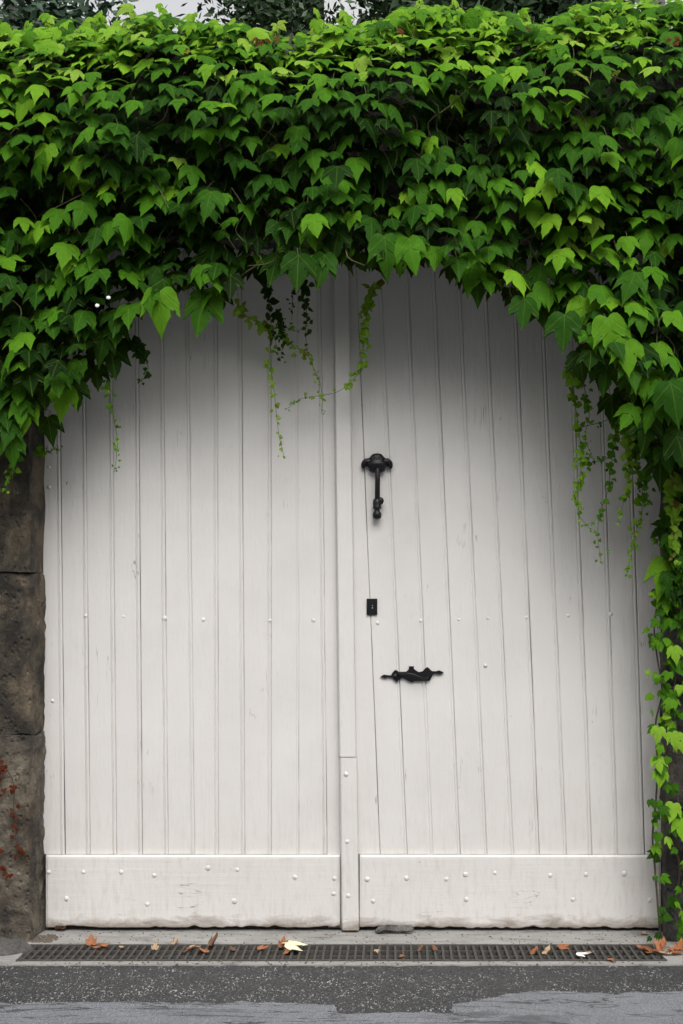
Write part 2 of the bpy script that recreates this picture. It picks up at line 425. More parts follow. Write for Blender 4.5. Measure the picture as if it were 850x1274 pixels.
def stud(parent, px, py, yf, r=.0125):
    global STUD
    if STUD is None:
        bm = bmesh.new(); lathe(bm, (0, 0, 0), [(1.12, .02), (1.05, -.12), (.92, -.35), (.68, -.62), (.36, -.8), (.05, -.86)], 14, axis='Y')
        bmesh.ops.recalc_face_normals(bm, faces=bm.faces)
        STUD = bpy.data.meshes.new('stud'); bm.to_mesh(STUD); bm.free(); STUD.materials.append(M_PAINT)
        for p in STUD.polygons: p.use_smooth = True
    o = bpy.data.objects.new('stud', STUD); C.objects.link(o); o.parent = parent
    p = at(px, py, yf)-root_loc(parent); o.location = p
    s = r*random.uniform(.80, 1.08); o.scale = (s, s*.62, s*random.uniform(.9, 1.05)); o.rotation_euler = (R(random.uniform(-7, 7)), rnd()*6, R(random.uniform(-7, 7)))
    return o
ZK = Z(1063)
gl = thing('gate_leaf', (X(240), .03, 0), 'left leaf of the white plank gate, carrying the raised middle batten', 'gate leaf', 'leaves of the white gate')
Ls = [(44, 46), (75.8, 80.8), (107.5, 112), (141, 145), (173.5, 177), (205, 209), (237, 242), (271, 272), (302, 304.7), (337.6, 337.6), (371, 372), (402, 406.8), (426, 430)]
Lg = [0.00031, 0.00161, 0.00074, 0.0005, 0.00112, 0.0005, 0.00025, 0.00025, 0.00087, 0.00025, 6e-05, 0.00037, 0.00012]
Lb = [1, 1, .9, .9, .8, .6, .7, .6, .5, .15, .7, 0]
for i in range(12):
    z0 = ZK+.0015 if i < 11 else .012
    plank(gl, Ls[i], Ls[i+1], Lg[i], Lg[i+1], Lb[i], z0, WT, random.uniform(-.0012, .0016), 11+i)
kick(gl, X(58.5), X(423), .018, ZK, 3)
def batten(parent, pa, pb, z0, z1, dy, seed, off=0):
    bm = bmesh.new(); rows = []
    N = 30
    for i in range(N+1):
        z = z0+(z1-z0)*i/N; xl = seam_x(pa, z)+nz(0, z, seed, 3)*.001; xr = seam_x(pb, z)+nz(2, z, seed, 3)*.001
        y = -dy+nz(1, z, seed, 3)*.0008
        P = [(xl-.006, -.0005), (xl-.004, y*.45), (xl, y+.005), (xl+.004, y), ((xl+xr)/2, y-.0006), (xr-.005, y), (xr, y+.004), (xr+.002, y*.4), (xr+.004, -.0005)]
        rows.append([bm.verts.new((a, b, z)) for a, b in P])
    for a, b in zip(rows, rows[1:]):
        for k in range(len(a)-1): bm.faces.new((a[k], a[k+1], b[k+1], b[k]))
    bm.faces.new(rows[0]); bm.faces.new(rows[-1][::-1])
    return obj('batten', bm, M_PAINT, parent)
batten(gl, (418.6, 424), (437.5, 444), Z(940), WT, .046, 31)
batten(gl, (419.6, 424.5), (438.5, 444.8), .012, Z(941.2), .052, 32)
b_ = bmesh.new(); box(b_, X(46), X(432), .0235, .06, .004, WT-.01); obj('back_frame', b_, M_BACK, gl)
for p in [(61,1085),(104,1085),(151,1085),(192,1089),(259,1080),(295,1082),(83,1118),(183.5,1125),(291.5,1121),(367,1091),(416,1093),(415,1112)]: stud(gl, *p, -.026)
for p in [(431,963),(432,1047),(433.5,1114.5)]: stud(gl, *p, -.052, .011)
for p in [(107,766),(154,767),(205,769),(253,771),(336,772),(390,772),(61,555),(61,581),(61,606),(66,872)]: stud(gl, *p, .001, .0105).scale.y = .0105 if p[0] < 70 else .0055
gr = thing('gate_leaf', (X(640), .03, 0), 'right leaf of the white plank gate, with black knocker, keyhole plate and pull handle', 'gate leaf', 'leaves of the white gate')
Rs = [(427, 432), (454, 472), (486, 505.5), (519, 537.6), (552.4, 571.4), (584.5, 604.7), (617, 637.5), (652, 670), (685.6, 703.6), (719.4, 735.5), (754, 768), (788, 801.7), (826, 829)]
Rg = [0.00012, 0.00105, 0.00019, 0.00012, 0.00062, 0.00025, 0.00025, 0.00074, 0.00037, 0.00062, 0.00087, 0.00149, 0.00012]
Rb = [0, .3, .35, .4, .4, .45, .6, .7, .8, .9, 1, 0]
for i in range(12):
    plank(gr, Rs[i], Rs[i+1], Rg[i], Rg[i+1], Rb[i], ZK+.0015, WT, random.uniform(-.0012, .0018), 51+i)
kick(gr, X(447.5), X(821), .014, ZK, 9)
b_ = bmesh.new(); box(b_, X(434), X(829), .0235, .06, .004, WT-.01); obj('back_frame', b_, M_BACK, gr)
for p in [(457,1094),(506,1092.6),(555,1093.7),(579.5,1088),(464,1121),(580,1119),(616,1086),(684.5,1089),(729,1088),(777,1087),(713,1119),(808,1120)]: stud(gr, *p, -.026)
for p in [(470,775),(523.5,772),(571,771),(607,769),(604,828),(655.5,768),(707,766),(760,764)]: stud(gr, *p, .001, .0095 if p[1] != 828 else .0125).scale.y = .0055 if p[1] != 828 else .012

# knocker
kp = lambda px, py, y=0: at(px, py, y)
ky = -.002
c = at(469, 578, 0); SS = S
bm = bmesh.new()                                        # back plate: domed boss, shoulders and two curled wings
lathe(bm, (c.x, -.018, c.z+6*SS), [(.004, .030), (.022, .026), (.034, .014), (.036, 0), (.030, -.010)], 18, .55)
lathe(bm, (c.x, -.022, c.z), [(.026, -.042), (.040, -.034), (.040, -.022), (.050, -.010), (.054, 0), (.048, .010), (.040, .018), (.044, .026), (.040, .032), (.026, .036)], 18, .6)
for s in (-1, 1):
    P = smooth_path([Vector((c.x+s*.03, -.02, c.z+.010)), Vector((c.x+s*.050, -.022, c.z+.013)), Vector((c.x+s*.063, -.02, c.z+.004)), Vector((c.x+s*.066, -.018, c.z-.010)), Vector((c.x+s*.060, -.018, c.z-.016))], 4)
    tube(bm, P, .0175, 8, .66)
    lathe(bm, (c.x+s*.061, -.018, c.z-.006), [(.003, -.009), (.010, -.006), (.012, 0), (.010, .006), (.003, .009)], 10)
kn = tag(obj('door_knocker', bm, M_IRON, gr, True), 'black iron door knocker high beside the middle batten')
bm = bmesh.new()
P = [Vector((c.x+.001, -.045, c.z-.025)), Vector((c.x+.002, -.052, c.z-.07)), Vector((c.x+.0015, -.050, c.z-.12)), Vector((c.x+.001, -.040, c.z-.185))]
tube(bm, smooth_path(P, 5), .0125, 10, 1.05)
obj('knocker_arm', bm, M_IRON, kn, True)
bm = bmesh.new(); zz = at(469, 622, 0).z
lathe(bm, (c.x, -.036, zz), [(.012, .004), (.019, -.002), (.0215, -.018), (.020, -.034), (.0225, -.040), (.021, -.046), (.015, -.050), (.0135, -.060), (.019, -.064), (.0215, -.070), (.0215, -.088), (.018, -.094), (.006, -.097)], 14)
lathe(bm, (c.x+.014, -.034, zz-.008), [(.004, -.014), (.017, -.012), (.020, 0), (.017, .010), (.004, .013)], 14, axis='Y')
obj('striker', bm, M_IRON, kn, True)
bm = bmesh.new(); lathe(bm, (c.x, -.008, zz-.075), [(.022, .010), (.022, 0), (.016, -.006), (.004, -.008)], 14, axis='Y'); obj('strike_plate', bm, M_IRON, kn, True)
# keyhole plate
a = at(456.3, 744.8, 0); b = at(469.5, 765, 0)
bm = bmesh.new(); box(bm, a.x, b.x, -.009, -.0005, b.z, a.z, .0022)
kpl = tag(obj('keyhole_plate', bm, M_IRON, gr), 'small black rectangular keyhole plate on the long seam')
M_STEEL = simple_noise_material('worn_bright_steel', (.12, .115, .10), (.3, .29, .27), 200, .45)
for dz, r in ((.006, .0030), (-.006, .0042)):
    bm = bmesh.new(); lathe(bm, ((a.x+b.x)/2+.002, -.0095, (a.z+b.z)/2+dz), [(r, .001), (r, -.0015), (r*.6, -.0025)], 8, axis='Y'); obj('screw', bm, M_STEEL, kpl)
# ornate pull handle
OUT = [(115,270),(150,248),(190,256),(225,256),(248,220),(270,198),(292,206),(305,218),(385,218),(408,200),(416,180),(414,160),(468,160),(466,185),(490,205),(520,222),(560,212),(585,185),(610,168),(635,188),(660,212),(700,214),(735,203),(782,225),(740,248),(700,236),(668,245),(650,285),(632,312),(470,318),(450,332),(430,325),(345,280),(310,305),(285,328),(262,305),(235,280),(190,275),(160,288)]
bm = bmesh.new()
pts = [at(460+x*.1176, 810+y*.1176, 0) for x, y in OUT]
fr = [bm.verts.new((p.x, -.011, p.z)) for p in pts]; bk = [bm.verts.new((p.x, -.0005, p.z)) for p in pts]
from mathutils.geometry import tessellate_polygon
for t3 in tessellate_polygon([[Vector((p.x, p.z, 0)) for p in pts]]): bm.faces.new([fr[i] for i in t3])
for i in range(len(fr)): bm.faces.new((fr[i], fr[(i+1) % len(fr)], bk[(i+1) % len(fr)], bk[i]))
ph = tag(obj('pull_handle', bm, M_IRON, gr), 'black wrought iron pull handle with spear tips at both ends')
hp = lambda x, y, d: at(460+x*.1176, 810+y*.1176, d)
bm = bmesh.new(); tube(bm, smooth_path([hp(290, 240, -.008), hp(320, 240, -.030), hp(400, 238, -.048), hp(470, 252, -.05), hp(540, 280, -.048), hp(600, 292, -.030), hp(618, 268, -.008)], 5), .0048, 8); obj('grip', bm, M_IRON, ph, True)
for x, y in ((272, 264),):
    bm = bmesh.new(); q_ = hp(x, y, -.011); lathe(bm, q_, [(.014, .004), (.013, -.003), (.008, -.008), (.002, -.010)], 10, axis='Y'); obj('rosette', bm, M_IRON, ph, True)
# mortar lump wedged under the right leaf
bm = rough_block(at(468, 0, -.03).x, at(515, 0, -.03).x, -.085, -.02, 0, .034, .012, .014, 5, .012)
tag(obj('mortar_lump', bm, M_MORTAR), 'grey lump of mortar stuck under the right gate leaf', 'mortar lump')

# ---------------------------------------------------------------- stone piers and the wall above
PF = -.21                                                # front face of the piers
def pier(side, label, joints, m, corner_px, jamb_px):
    t = thing('stone_pier', ((X(corner_px)-side*.0)*1.0, PF, 0), label, 'stone pier', 'stone gate piers')
    xc = at(corner_px, 0, PF).x; xj = X(jamb_px)
    zs = [-.05]+[at(0, j, PF).z for j in joints]+[4.34]
    for i, (a, b) in enumerate(zip(zs, zs[1:])):
        wd = .62 if i % 2 else .44
        for j in range(2):
            if j == 0: xa, xb = (xc-wd, xc) if side < 0 else (xc, xc+wd)
            else: xa, xb = (xc-1.02, xc-wd-.008) if side < 0 else (xc+wd+.008, xc+1.02)
            bm = rough_block(xa, xb, PF+(.012 if i == 1 else 0)+(.02*j), .08, a+.002, b-.002, .012, .032 if b < 2.4 and j == 0 else .12, i+j*7+(20 if side > 0 else 0), .004)
            if j == 0:
                for v in bm.verts:                        # splayed reveal running back to the gate
                    f = (v.co.y-PF)/(-PF)
                    if abs(v.co.x-xc) < .03: v.co.x += (xj-xc)*min(1.2, max(0, f))
            obj('stone', bm, M_STONE_L if side < 0 and i == 0 else m, t)
    bm = bmesh.new(); xa, xb = sorted((xc+side*.03, xc+side*1.0)); box(bm, xa, xb, PF+.032, .075, -.05, 4.33); obj('mortar', bm, M_MORTAR, t)
    return t
pier(-1, 'left stone pier, brown and mossy, with a bare red creeper on it', [915, 712, 470, 260], M_STONE, 37, 56)
pier(1, 'right stone pier, dark grey, half covered by climbing green ivy', [1008, 852, 640, 400, 200], M_STONE_R, 829, 822)
wt = thing('stone_wall', (0, -.07, 3.4), 'stone wall over the gate, almost wholly hidden behind the ivy', 'stone wall')
z = 3.38
for r_ in range(3):
    hgt = .318; x = -1.5-.0-(.3 if r_ % 2 else 0)
    while x < 1.5:
        wd = random.uniform(.4, .62); obj('stone', rough_block(x+.005, x+wd-.005, -.2+rnd()*.02, .1, z+.004, z+hgt-.004, .009, .12, r_*9+int(x*10)), M_STONE_R, wt); x += wd
    z += hgt
for sx in (-1, 1):
    for r_ in range(11):
        x = 2.62
        while x < 4.6:
            wd = random.uniform(.45, .7); a, b = sorted((sx*(x+.005), sx*(x+wd-.005)))
            obj('stone', rough_block(a, b, -.19+rnd()*.02, .1, -.05+r_*.385, -.05+(r_+1)*.385-.008, .009, .14, r_*9+int(x*10)), M_STONE_R, wt); x += wd
bm = rough_block(-4.7, 4.7, .02, .09, 3.4, 4.3, .004, .4, 2); obj('mortar', bm, M_MORTAR, wt)
# low guard stone at the foot of the left pier
bm = bmesh.new(); bmesh.ops.create_icosphere(bm, subdivisions=4, radius=1)
gc = at(-2, 1168, -.30)
for v in bm.verts:
    q_ = v.co.copy(); v.co = Vector((gc.x+q_.x*.17, -.33+q_.y*.12, -.01+max(-.3, q_.z)*.055))+Vector((0, 0, nz(q_.x, q_.y, q_.z, 3)*.012+nz(q_.x, q_.y, q_.z, 9)*.006))
tag(obj('guard_stone', bm, M_MORTAR, None, True), 'low pale worn stone at the foot of the left pier', 'stone')

# ---------------------------------------------------------------- ivy leaves
HALF = [(.0, .0), (.08, -.07), (.18, -.11), (.28, -.09), (.37, -.03), (.44, .07), (.485, .18), (.515, .31), (.53, .46), (.535, .68), (.435, .565), (.355, .485), (.285, .435), (.225, .42), (.25, .52), (.24, .63), (.20, .74), (.15, .85), (.08, .98), (.0, 1.16)]
def leaf_shape(seed, lobes=1.0, rings=(.5, 1.0)):
    rg = random.Random(seed); L = []
    def side(sgn, w_, jit):
        out = []
        for i, (u, v) in enumerate(HALF):
            if 0 < i < len(HALF)-1:
                u2 = u; 
                if 9 <= i <= 16: 
                    # shallow or deep sinus
                    u2 = u*(1+(1-lobes)*.22 if i >= 11 else 1)
                t = (.012 if i % 2 else -.012)
                u2 = u2*w_*(1+rg.uniform(-jit, jit))+t; v2 = v*(1+rg.uniform(-jit, jit)*.8)
            else: u2, v2 = 0, v
            out.append((sgn*u2, v2))
        return out
    Rt = side(1, rg.uniform(.86, 1.06), .05); Lf = side(-1, rg.uniform(.86, 1.06), .05)
    outline = Rt+Lf[-2:0:-1]
    bend = rg.uniform(.05, .55); fold = rg.uniform(.05, .48); tw = rg.uniform(-.12, .12); ph_ = rg.random()*6; wav = rg.uniform(.01, .03); skew = rg.uniform(-.1, .1)
    def h(u, v):
        return -fold*abs(u)*.7 + .05 - bend*(max(0, v-.15)**2)*.75 + tw*u*(v-.4)*1.4 - .22*fold*max(0, abs(u)-.3)*3*0.6 + wav*math.sin(7*abs(u)+9*v+ph_)
    V = []; F = []; c0 = (0, .30)
    cidx = len(V); V.append((0, .30))
    n = len(outline); idx = []
    for r_ in rings:
        ring = []
        for (u, v) in outline:
            ring.append(len(V)); V.append((c0[0]+(u-c0[0])*r_, c0[1]+(v-c0[1])*r_))
        idx.append(ring)
    for k in range(n): F.append((cidx, idx[0][k], idx[0][(k+1) % n]))
    for a, b in zip(idx, idx[1:]):
        for k in range(n): F.append((a[k], b[k], b[(k+1) % n], a[(k+1) % n]))
    co = np.array([(u+skew*v*v*.5, v, h(u, v)) for u, v in V], dtype=np.float64)   # (across, down the blade, out)
    uv = np.array([(u, v, 0) for u, v in V], dtype=np.float32)
    return co, uv, F
SHAPES = [leaf_shape(s, random.Random(s).uniform(.15, 1.15)) for s in range(12)]
def simple_leaf(seed):
    rg = random.Random(seed); O = [(0, 0), (.22, -.1), (.42, .02), (.5, .3), (.3, .62), (0, 1.0), (-.3, .62), (-.5, .3), (-.42, .02), (-.22, -.1)]
    V = [(0, .3)]+[(u*rg.uniform(.85, 1.1), v) for u, v in O]
    F = [(0, 1+k, 1+(k+1) % len(O)) for k in range(len(O))]
    co = np.array([(u, v, .06-.35*abs(u)-.25*max(0, v-.2)**2) for u, v in V]); return co, np.array([(u, v, 0) for u, v in V], dtype=np.float32), F
SMALL = [simple_leaf(s) for s in range(4)]
def mesh_of(name, verts, faces, tint, uv, m):
    me = bpy.data.meshes.new(name); me.from_pydata([tuple(v) for v in verts], [], faces)
    a = me.attributes.new('tint', 'FLOAT', 'POINT'); a.data.foreach_set('value', np.asarray(tint, dtype=np.float32))
    b = me.attributes.new('blade', 'FLOAT_VECTOR', 'POINT'); b.data.foreach_set('vector', np.asarray(uv, dtype=np.float32).ravel())
    me.materials.append(m); me.polygons.foreach_set('use_smooth', [True]*len(me.polygons)); me.update(); return me
LEAFMESH = {}
def leaf_mesh(si, ti, bank=SHAPES, tag_='b'):
    k = (si, ti, tag_)
    if k not in LEAFMESH:
        co, uv, F = bank[si]; LEAFMESH[k] = mesh_of('leaf', co, F, [(ti+.5)/16]*len(co), uv, M_LEAF)
    return LEAFMESH[k]
def frame(nrm, roll, down=Vector((0, 0, -1))):
    """columns: across, down the blade, outward normal"""
    n_ = nrm.normalized(); v = down-n_*down.dot(n_)
    if v.length < 1e-3: v = Vector((0, -1, 0))
    v.normalize(); v = Matrix.Rotation(roll, 3, n_) @ v; u = v.cross(n_)
    return Matrix((u, v, n_)).transposed()
def make_leaf(p, nrm, roll, size, tint, bank='b'):
    """one record; the tip hangs down, base at p"""
    Rm = frame(nrm, roll); n_ = 12 if bank == 'b' else 4
    return dict(p=Vector(p), R=Rm, s=size, t=max(0, min(.999, tint)), k=random.randrange(n_), bank=bank)
def leaf_object(L, parent):
    me = leaf_mesh(L['k'], int(L['t']*16), SHAPES if L['bank'] == 'b' else SMALL, L['bank'])
    o = bpy.data.objects.new('leaf', me); C.objects.link(o); o.parent = parent
    o.matrix_local = Matrix.Translation(L['p']-root_loc(parent)) @ (L['R']*L['s']).to_4x4()
    return o
def leaf_stuff(name, Ls, parent):
    V = []; F = []; T = []; U = []; off = 0; rl = root_loc(parent)
    for L in Ls:
        co, uv, Fs = (SHAPES if L['bank'] == 'b' else SMALL)[L['k']]
        A = np.array(L['R'])*L['s']; w_ = co @ A.T + np.array(L['p']-rl)
        V.append(w_); U.append(uv); T.append(np.full(len(co), L['t'])); F += [tuple(i+off for i in f) for f in Fs]; off += len(co)
    me = mesh_of(name, np.concatenate(V), F, np.concatenate(T), np.concatenate(U), M_LEAF)
    return tag(link(name, me, None, parent), kind='stuff')
def rank_visible(Ls):
    """visible area of each leaf in the photograph's view, by a coarse z-buffer"""
    W_, H_ = 425, 637; zb = np.full((H_, W_), 1e9); ib = np.full((H_, W_), -1)
    order = sorted(range(len(Ls)), key=lambda i: -Ls[i]['p'].y)
    g = [(0, a) for a in np.linspace(0, 1, 9)]+[(u, v) for u in np.linspace(-.45, .45, 11) for v in np.linspace(-.08, .75, 12) if abs(u) < .5 and (v < .45 or abs(u) < .27)]
    ga = np.array([(u, v, 0) for u, v in g])
    for i in order:
        L = Ls[i]; w_ = ga @ (np.array(L['R'])*L['s']).T+np.array(L['p'])
        k = D/(S*(D+w_[:, 1])); px = (425+w_[:, 0]*k)/2; py = (757-(w_[:, 2]-H)*k)/2
        a = px.astype(int); b = py.astype(int); ok = (a >= 0) & (a < W_) & (b >= 0) & (b < H_)
        ib[b[ok], a[ok]] = i
    cnt = np.bincount(ib[ib >= 0].ravel(), minlength=len(Ls))
    return list(np.argsort(-cnt)), cnt
def build_foliage(Ls, parent, limit=300, name='foliage'):
    rk, cnt = rank_visible(Ls)
    for i in rk[:limit]: leaf_object(Ls[i], parent)
    rest = [Ls[i] for i in rk[limit:]]
    if rest: leaf_stuff(name, rest, parent)

# ---- the great mass of ivy over the gate
EDGE = [(-260, 640), (-60, 600), (0, 572), (22, 558), (40, 520), (70, 512), (98, 500), (112, 462), (140, 445), (165, 425), (182, 402), (215, 372), (262, 395), (290, 378), (302, 352), (335, 345), (400, 352), (430, 350), (455, 350), (505, 358), (535, 340), (590, 368), (615, 384), (650, 404), (690, 424), (712, 436), (735, 480), (765, 490), (785, 540), (805, 585), (850, 600), (900, 640), (1100, 640)]
def edge(px):
    for (a, b), (c_, d) in zip(EDGE, EDGE[1:]):
        if a <= px <= c_: return b+(d-b)*(px-a)/(c_-a)
    return 600
def top(px): return 30+(6 if 90 < px < 460 else 0)+9*math.sin(px*.021+.5)+5*math.sin(px*.057)-(16*math.exp(-((px-590)/70)**2))-(12 if px > 690 else 0)+(6*math.exp(-((px-420)/90)**2))
def front(px, py):
    """depth of the leafy surface"""
    b = edge(px); t = top(px)
    u = max(0, min(1, (py-t)/95)); y = -.12-.48*math.sin(u*math.pi/2)**.8
    lowk = max(0, min(1, (b-py)/60)); y += .20*(1-lowk)**2
    y += nz(px*.012, py*.016, 0, 1, 3)*.17+nz(px*.03, py*.04, 0, 1, 5)*.09
    y -= .06*max(0, (py-330)/250)
    y += .13*max(0, min(1, (430-px)/200))*max(0, min(1, (py-150)/150))
    return y
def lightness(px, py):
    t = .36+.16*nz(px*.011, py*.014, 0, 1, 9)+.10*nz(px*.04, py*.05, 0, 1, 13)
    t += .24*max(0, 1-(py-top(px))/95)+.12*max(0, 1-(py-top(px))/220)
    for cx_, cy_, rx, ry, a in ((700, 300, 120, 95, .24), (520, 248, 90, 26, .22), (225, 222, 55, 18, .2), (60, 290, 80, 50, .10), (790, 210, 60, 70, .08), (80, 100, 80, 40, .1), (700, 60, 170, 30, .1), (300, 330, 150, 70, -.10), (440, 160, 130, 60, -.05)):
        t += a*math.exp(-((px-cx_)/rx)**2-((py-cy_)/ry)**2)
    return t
ivy = thing('ivy_canopy', (1.9, -.3, 0), 'thick green mass of three pointed ivy leaves hanging over wall and gate', 'ivy')
LV = []
grid = {}
def spaced(px, py, r, layer):
    gx, gy = int(px//20), int(py//20)
    for a in range(gx-2, gx+3):
        for b in range(gy-2, gy+3):
            for (x, y) in grid.get((a, b, layer), ()):
                if abs(x-px) < r*1.15 and abs(y-py) < r*.9 and math.hypot((x-px)/1.15, (y-py)/.9) < r: return False
    grid.setdefault((gx, gy, layer), []).append((px, py)); return True
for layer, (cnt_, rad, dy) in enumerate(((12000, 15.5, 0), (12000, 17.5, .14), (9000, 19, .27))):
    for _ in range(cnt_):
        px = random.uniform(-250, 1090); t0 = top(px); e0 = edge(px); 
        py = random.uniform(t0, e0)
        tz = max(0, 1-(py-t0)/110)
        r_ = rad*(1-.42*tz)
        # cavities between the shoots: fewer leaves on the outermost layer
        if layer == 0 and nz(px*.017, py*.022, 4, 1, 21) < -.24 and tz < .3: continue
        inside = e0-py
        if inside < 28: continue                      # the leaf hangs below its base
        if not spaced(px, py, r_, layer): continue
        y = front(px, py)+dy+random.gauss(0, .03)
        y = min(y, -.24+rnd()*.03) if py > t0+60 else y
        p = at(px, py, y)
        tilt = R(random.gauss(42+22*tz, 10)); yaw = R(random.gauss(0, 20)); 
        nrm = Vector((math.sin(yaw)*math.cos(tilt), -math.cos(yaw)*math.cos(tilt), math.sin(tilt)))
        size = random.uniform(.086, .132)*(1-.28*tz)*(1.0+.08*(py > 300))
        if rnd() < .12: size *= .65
        tt = lightness(px, py)+random.gauss(0, .12)-.26*layer  # deeper layers get darker leaf colour, painting in the shade between leaves
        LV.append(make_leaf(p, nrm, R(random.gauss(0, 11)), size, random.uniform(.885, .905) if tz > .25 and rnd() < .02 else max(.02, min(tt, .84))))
# ragged crest: small leaves seen against the sky, some on upright shoots
for _ in range(2000):
    px = random.uniform(-250, 1090); t0 = top(px); y = random.uniform(-.35, .25)
    p = at(px, t0+random.uniform(-6, 34), y)
    nrm = Vector((random.gauss(0, .45), -1, random.uniform(.2, 1.6)))
    LV.append(make_leaf(p, nrm, R(random.gauss(0, 40)), random.uniform(.05, .11), random.uniform(.36, .80)))
shoots = []
for px, hgt in ((28, 22), (70, 26), (105, 16), (118, 30), (160, 34), (205, 24), (240, 26), (262, 18), (300, 22), (348, 30), (378, 34), (402, 40), (424, 30), (515, 22), (560, 24), (600, 26), (640, 16), (720, 20), (760, 26), (800, 30), (835, 22)):
    y = random.uniform(-.15, .2); a = at(px, top(px)+14, y); b = at(px+random.uniform(-14, 14), top(px)-hgt*.75, y)
    mid = (a+b)/2+Vector((random.uniform(-.04, .04), 0, 0)); P = smooth_path([a, mid, b], 5); shoots.append(P)
    for i, q_ in enumerate(P[2:]):
        if rnd() < .62: LV.append(make_leaf(q_, Vector((random.gauss(0, .7), -1, .5)), R(random.gauss(0, 50)), random.uniform(.035, .085), .62+rnd()*.26))
# the few red leaves on the crest
for px, py in ((318, 47), (325, 51), (334, 49), (342, 46), (834, 48), (840, 52), (843, 46), (497, 36), (655, 34)):
    LV.append(make_leaf(at(px, py, -.5), Vector((random.gauss(0, .4), -1, .6)), R(random.gauss(0, 40)), random.uniform(.025, .042), .94+rnd()*.03))
# lone big leaves hanging at the lower fringe
for px, py, wd, tt, yaw in ((202, 366, 56, .62, 3), (256, 372, 54, .40, -12), (138, 432, 44, .20, 15), (80, 482, 44, .62, 0), (36, 502, 44, .60, -15), (25, 500, 34, .5, 10), (478, 300, 52, .42, 5), (405, 318, 44, .33, -10), (372, 322, 46, .28, 8), (508, 302, 46, .50, 0), (592, 340, 42, .3, 10), (345, 318, 42, .25, -12),
                            (652, 372, 40, .32, 10), (700, 395, 48, .34, -10), (752, 400, 56, .58, 5), (727, 372, 42, .66, -5), (780, 425, 44, .62, 0), (755, 455, 40, .25, 0), (830, 480, 52, .34, 0), (720, 440, 40, .15, 10), (760, 492, 40, .18, 0), (806, 520, 44, .2, 0), (838, 545, 46, .22, 0), (820, 570, 40, .18, 0), (120, 455, 36, .22, 0), (95, 478, 34, .2, 0), (60, 520, 36, .2, 0), (15, 545, 38, .4, 0)):
    p = at(px, py, front(px, min(py, edge(px)))-.06); n_ = Vector((math.sin(R(yaw)), -1, .22))
    LV.append(make_leaf(p-Vector((0, .05 if wd > 44 else 0, 0)), n_, R(random.gauss(0, 7)), wd*S*.82, tt))
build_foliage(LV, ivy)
# woody stems and petioles inside the mass
bm = bmesh.new()
for _ in range(150):
    px = random.uniform(-150, 1000); py = random.uniform(top(px)+30, edge(px)-70)
    y0 = front(px, py)+.10; P = [at(px, py, y0)]
    for k in range(4):
        px += random.gauss(0, 14); py += random.uniform(12, 26); P.append(at(px, min(py, edge(px)-20), min(-.24, y0+random.gauss(0, .04))))
    tube(bm, smooth_path(P, 3), random.uniform(.0018, .0045), 5, .6)
for P in shoots: tube(bm, P, .0025, 5, .5)
for L in LV[::3]:
    if L['s'] > .09:
        a = L['p']; b = a+Vector((random.gauss(0, .02), .06+rnd()*.05, .03+rnd()*.05)); m_ = (a+b)/2+Vector((0, 0, .015)); tube(bm, [b, m_, a], .0014, 4)
tag(obj('stem', bm, M_STEM, ivy), kind='stuff')
bm = bmesh.new()
for px in (-120, 60, 180, 330, 470, 600, 740, 860, 980):
    P = [at(px, 330+random.uniform(-60, 0), -.24)]
    for k in range(6): px += random.gauss(6, 24); P.append(at(px, 330-48*(k+1), -.245+.02*rnd()))
    tube(bm, smooth_path(P, 4), random.uniform(.008, .014), 7, .6)
tag(obj('woody_stem', bm, M_WOODY, ivy), kind='stuff')

# ---- thin hanging vines
VG = 'thin vines dangling below the ivy'
bright = lambda t: min(.80, t+.16)
def vine(pts, y, label, tint, dens=1.0, size=(.012, .026), y1=None):
    n_ = len(pts); P = smooth_path([at(px, py, y+((y1 if y1 is not None else y)-y)*i/(n_-1)) for i, (px, py) in enumerate(pts)], 6)
    t = thing('hanging_vine', P[0], label, 'vine', VG); Ls_ = []
    bm = bmesh.new(); tube(bm, P, .0022, 5, .45); obj('stem', bm, M_STEM, t)
    tot = len(P)
    for i, q_ in enumerate(P):
        f = i/tot
        for k in range(3):
            if rnd() < .55*dens*(1-.45*f):
                s = random.uniform(*size)*(1.5-1.05*f)
                Ls_.append(make_leaf(q_+Vector((random.gauss(0, .010), random.gauss(0, .008), random.gauss(0, .010))), Vector((random.gauss(0, .8), -1, random.uniform(0, 1))), R(random.gauss(0, 60)), s, bright(tint)+random.gauss(0, .07) if tint > .3 else tint, 's'))
    if Ls_: leaf_stuff('foliage', Ls_, t)
    return t
vine([(136, 470), (139, 505), (146, 545), (145, 568), (142, 588)], -.30, 'short thin vine hanging alone before the left gate leaf, near its left edge', .42, .8)
vine([(300, 380), (306, 393), (326, 402), (336, 413), (336, 453), (340, 476), (343, 505), (347, 540), (354, 570)], -.22, 'longest vine left of the middle batten, with a yellow leaf halfway down', .66, .9, (.018, .036))
vine([(336, 412), (352, 406), (368, 412), (383, 404)], -.23, 'short sideways vine linking the dangling vines left of the batten', .6, .9)
vine([(350, 412), (358, 425), (372, 434), (382, 441), (389, 455), (398, 476), (401, 495), (400, 514)], -.21, 'vine curving down rightward to the left edge of the middle batten', .62, .9)
vine([(466, 350), (463, 366), (458, 381), (455, 400), (453, 416), (451, 440), (449, 456), (439, 473), (421, 487), (400, 492), (375, 496), (358, 508)], -.30, 'vine crossing the middle batten and sweeping left in a long curl', .70, 1.2, (.018, .038), -.12)
vine([(333, 338), (332, 360), (335, 380), (337, 402), (343, 425), (346, 440)], -.28, 'dark leafy vine above the yellow leaf, left of the batten', .18, 1.3, (.018, .036))
vine([(381, 352), (378, 370), (382, 392), (380, 412), (383, 440)], -.30, 'dark straight vine hanging nearest left of the batten', .24, 1.1, (.016, .034))
vine([(367, 352), (364, 372), (363, 398)], -.3, 'very short dark vine between two longer ones left of the batten', .2, 1)
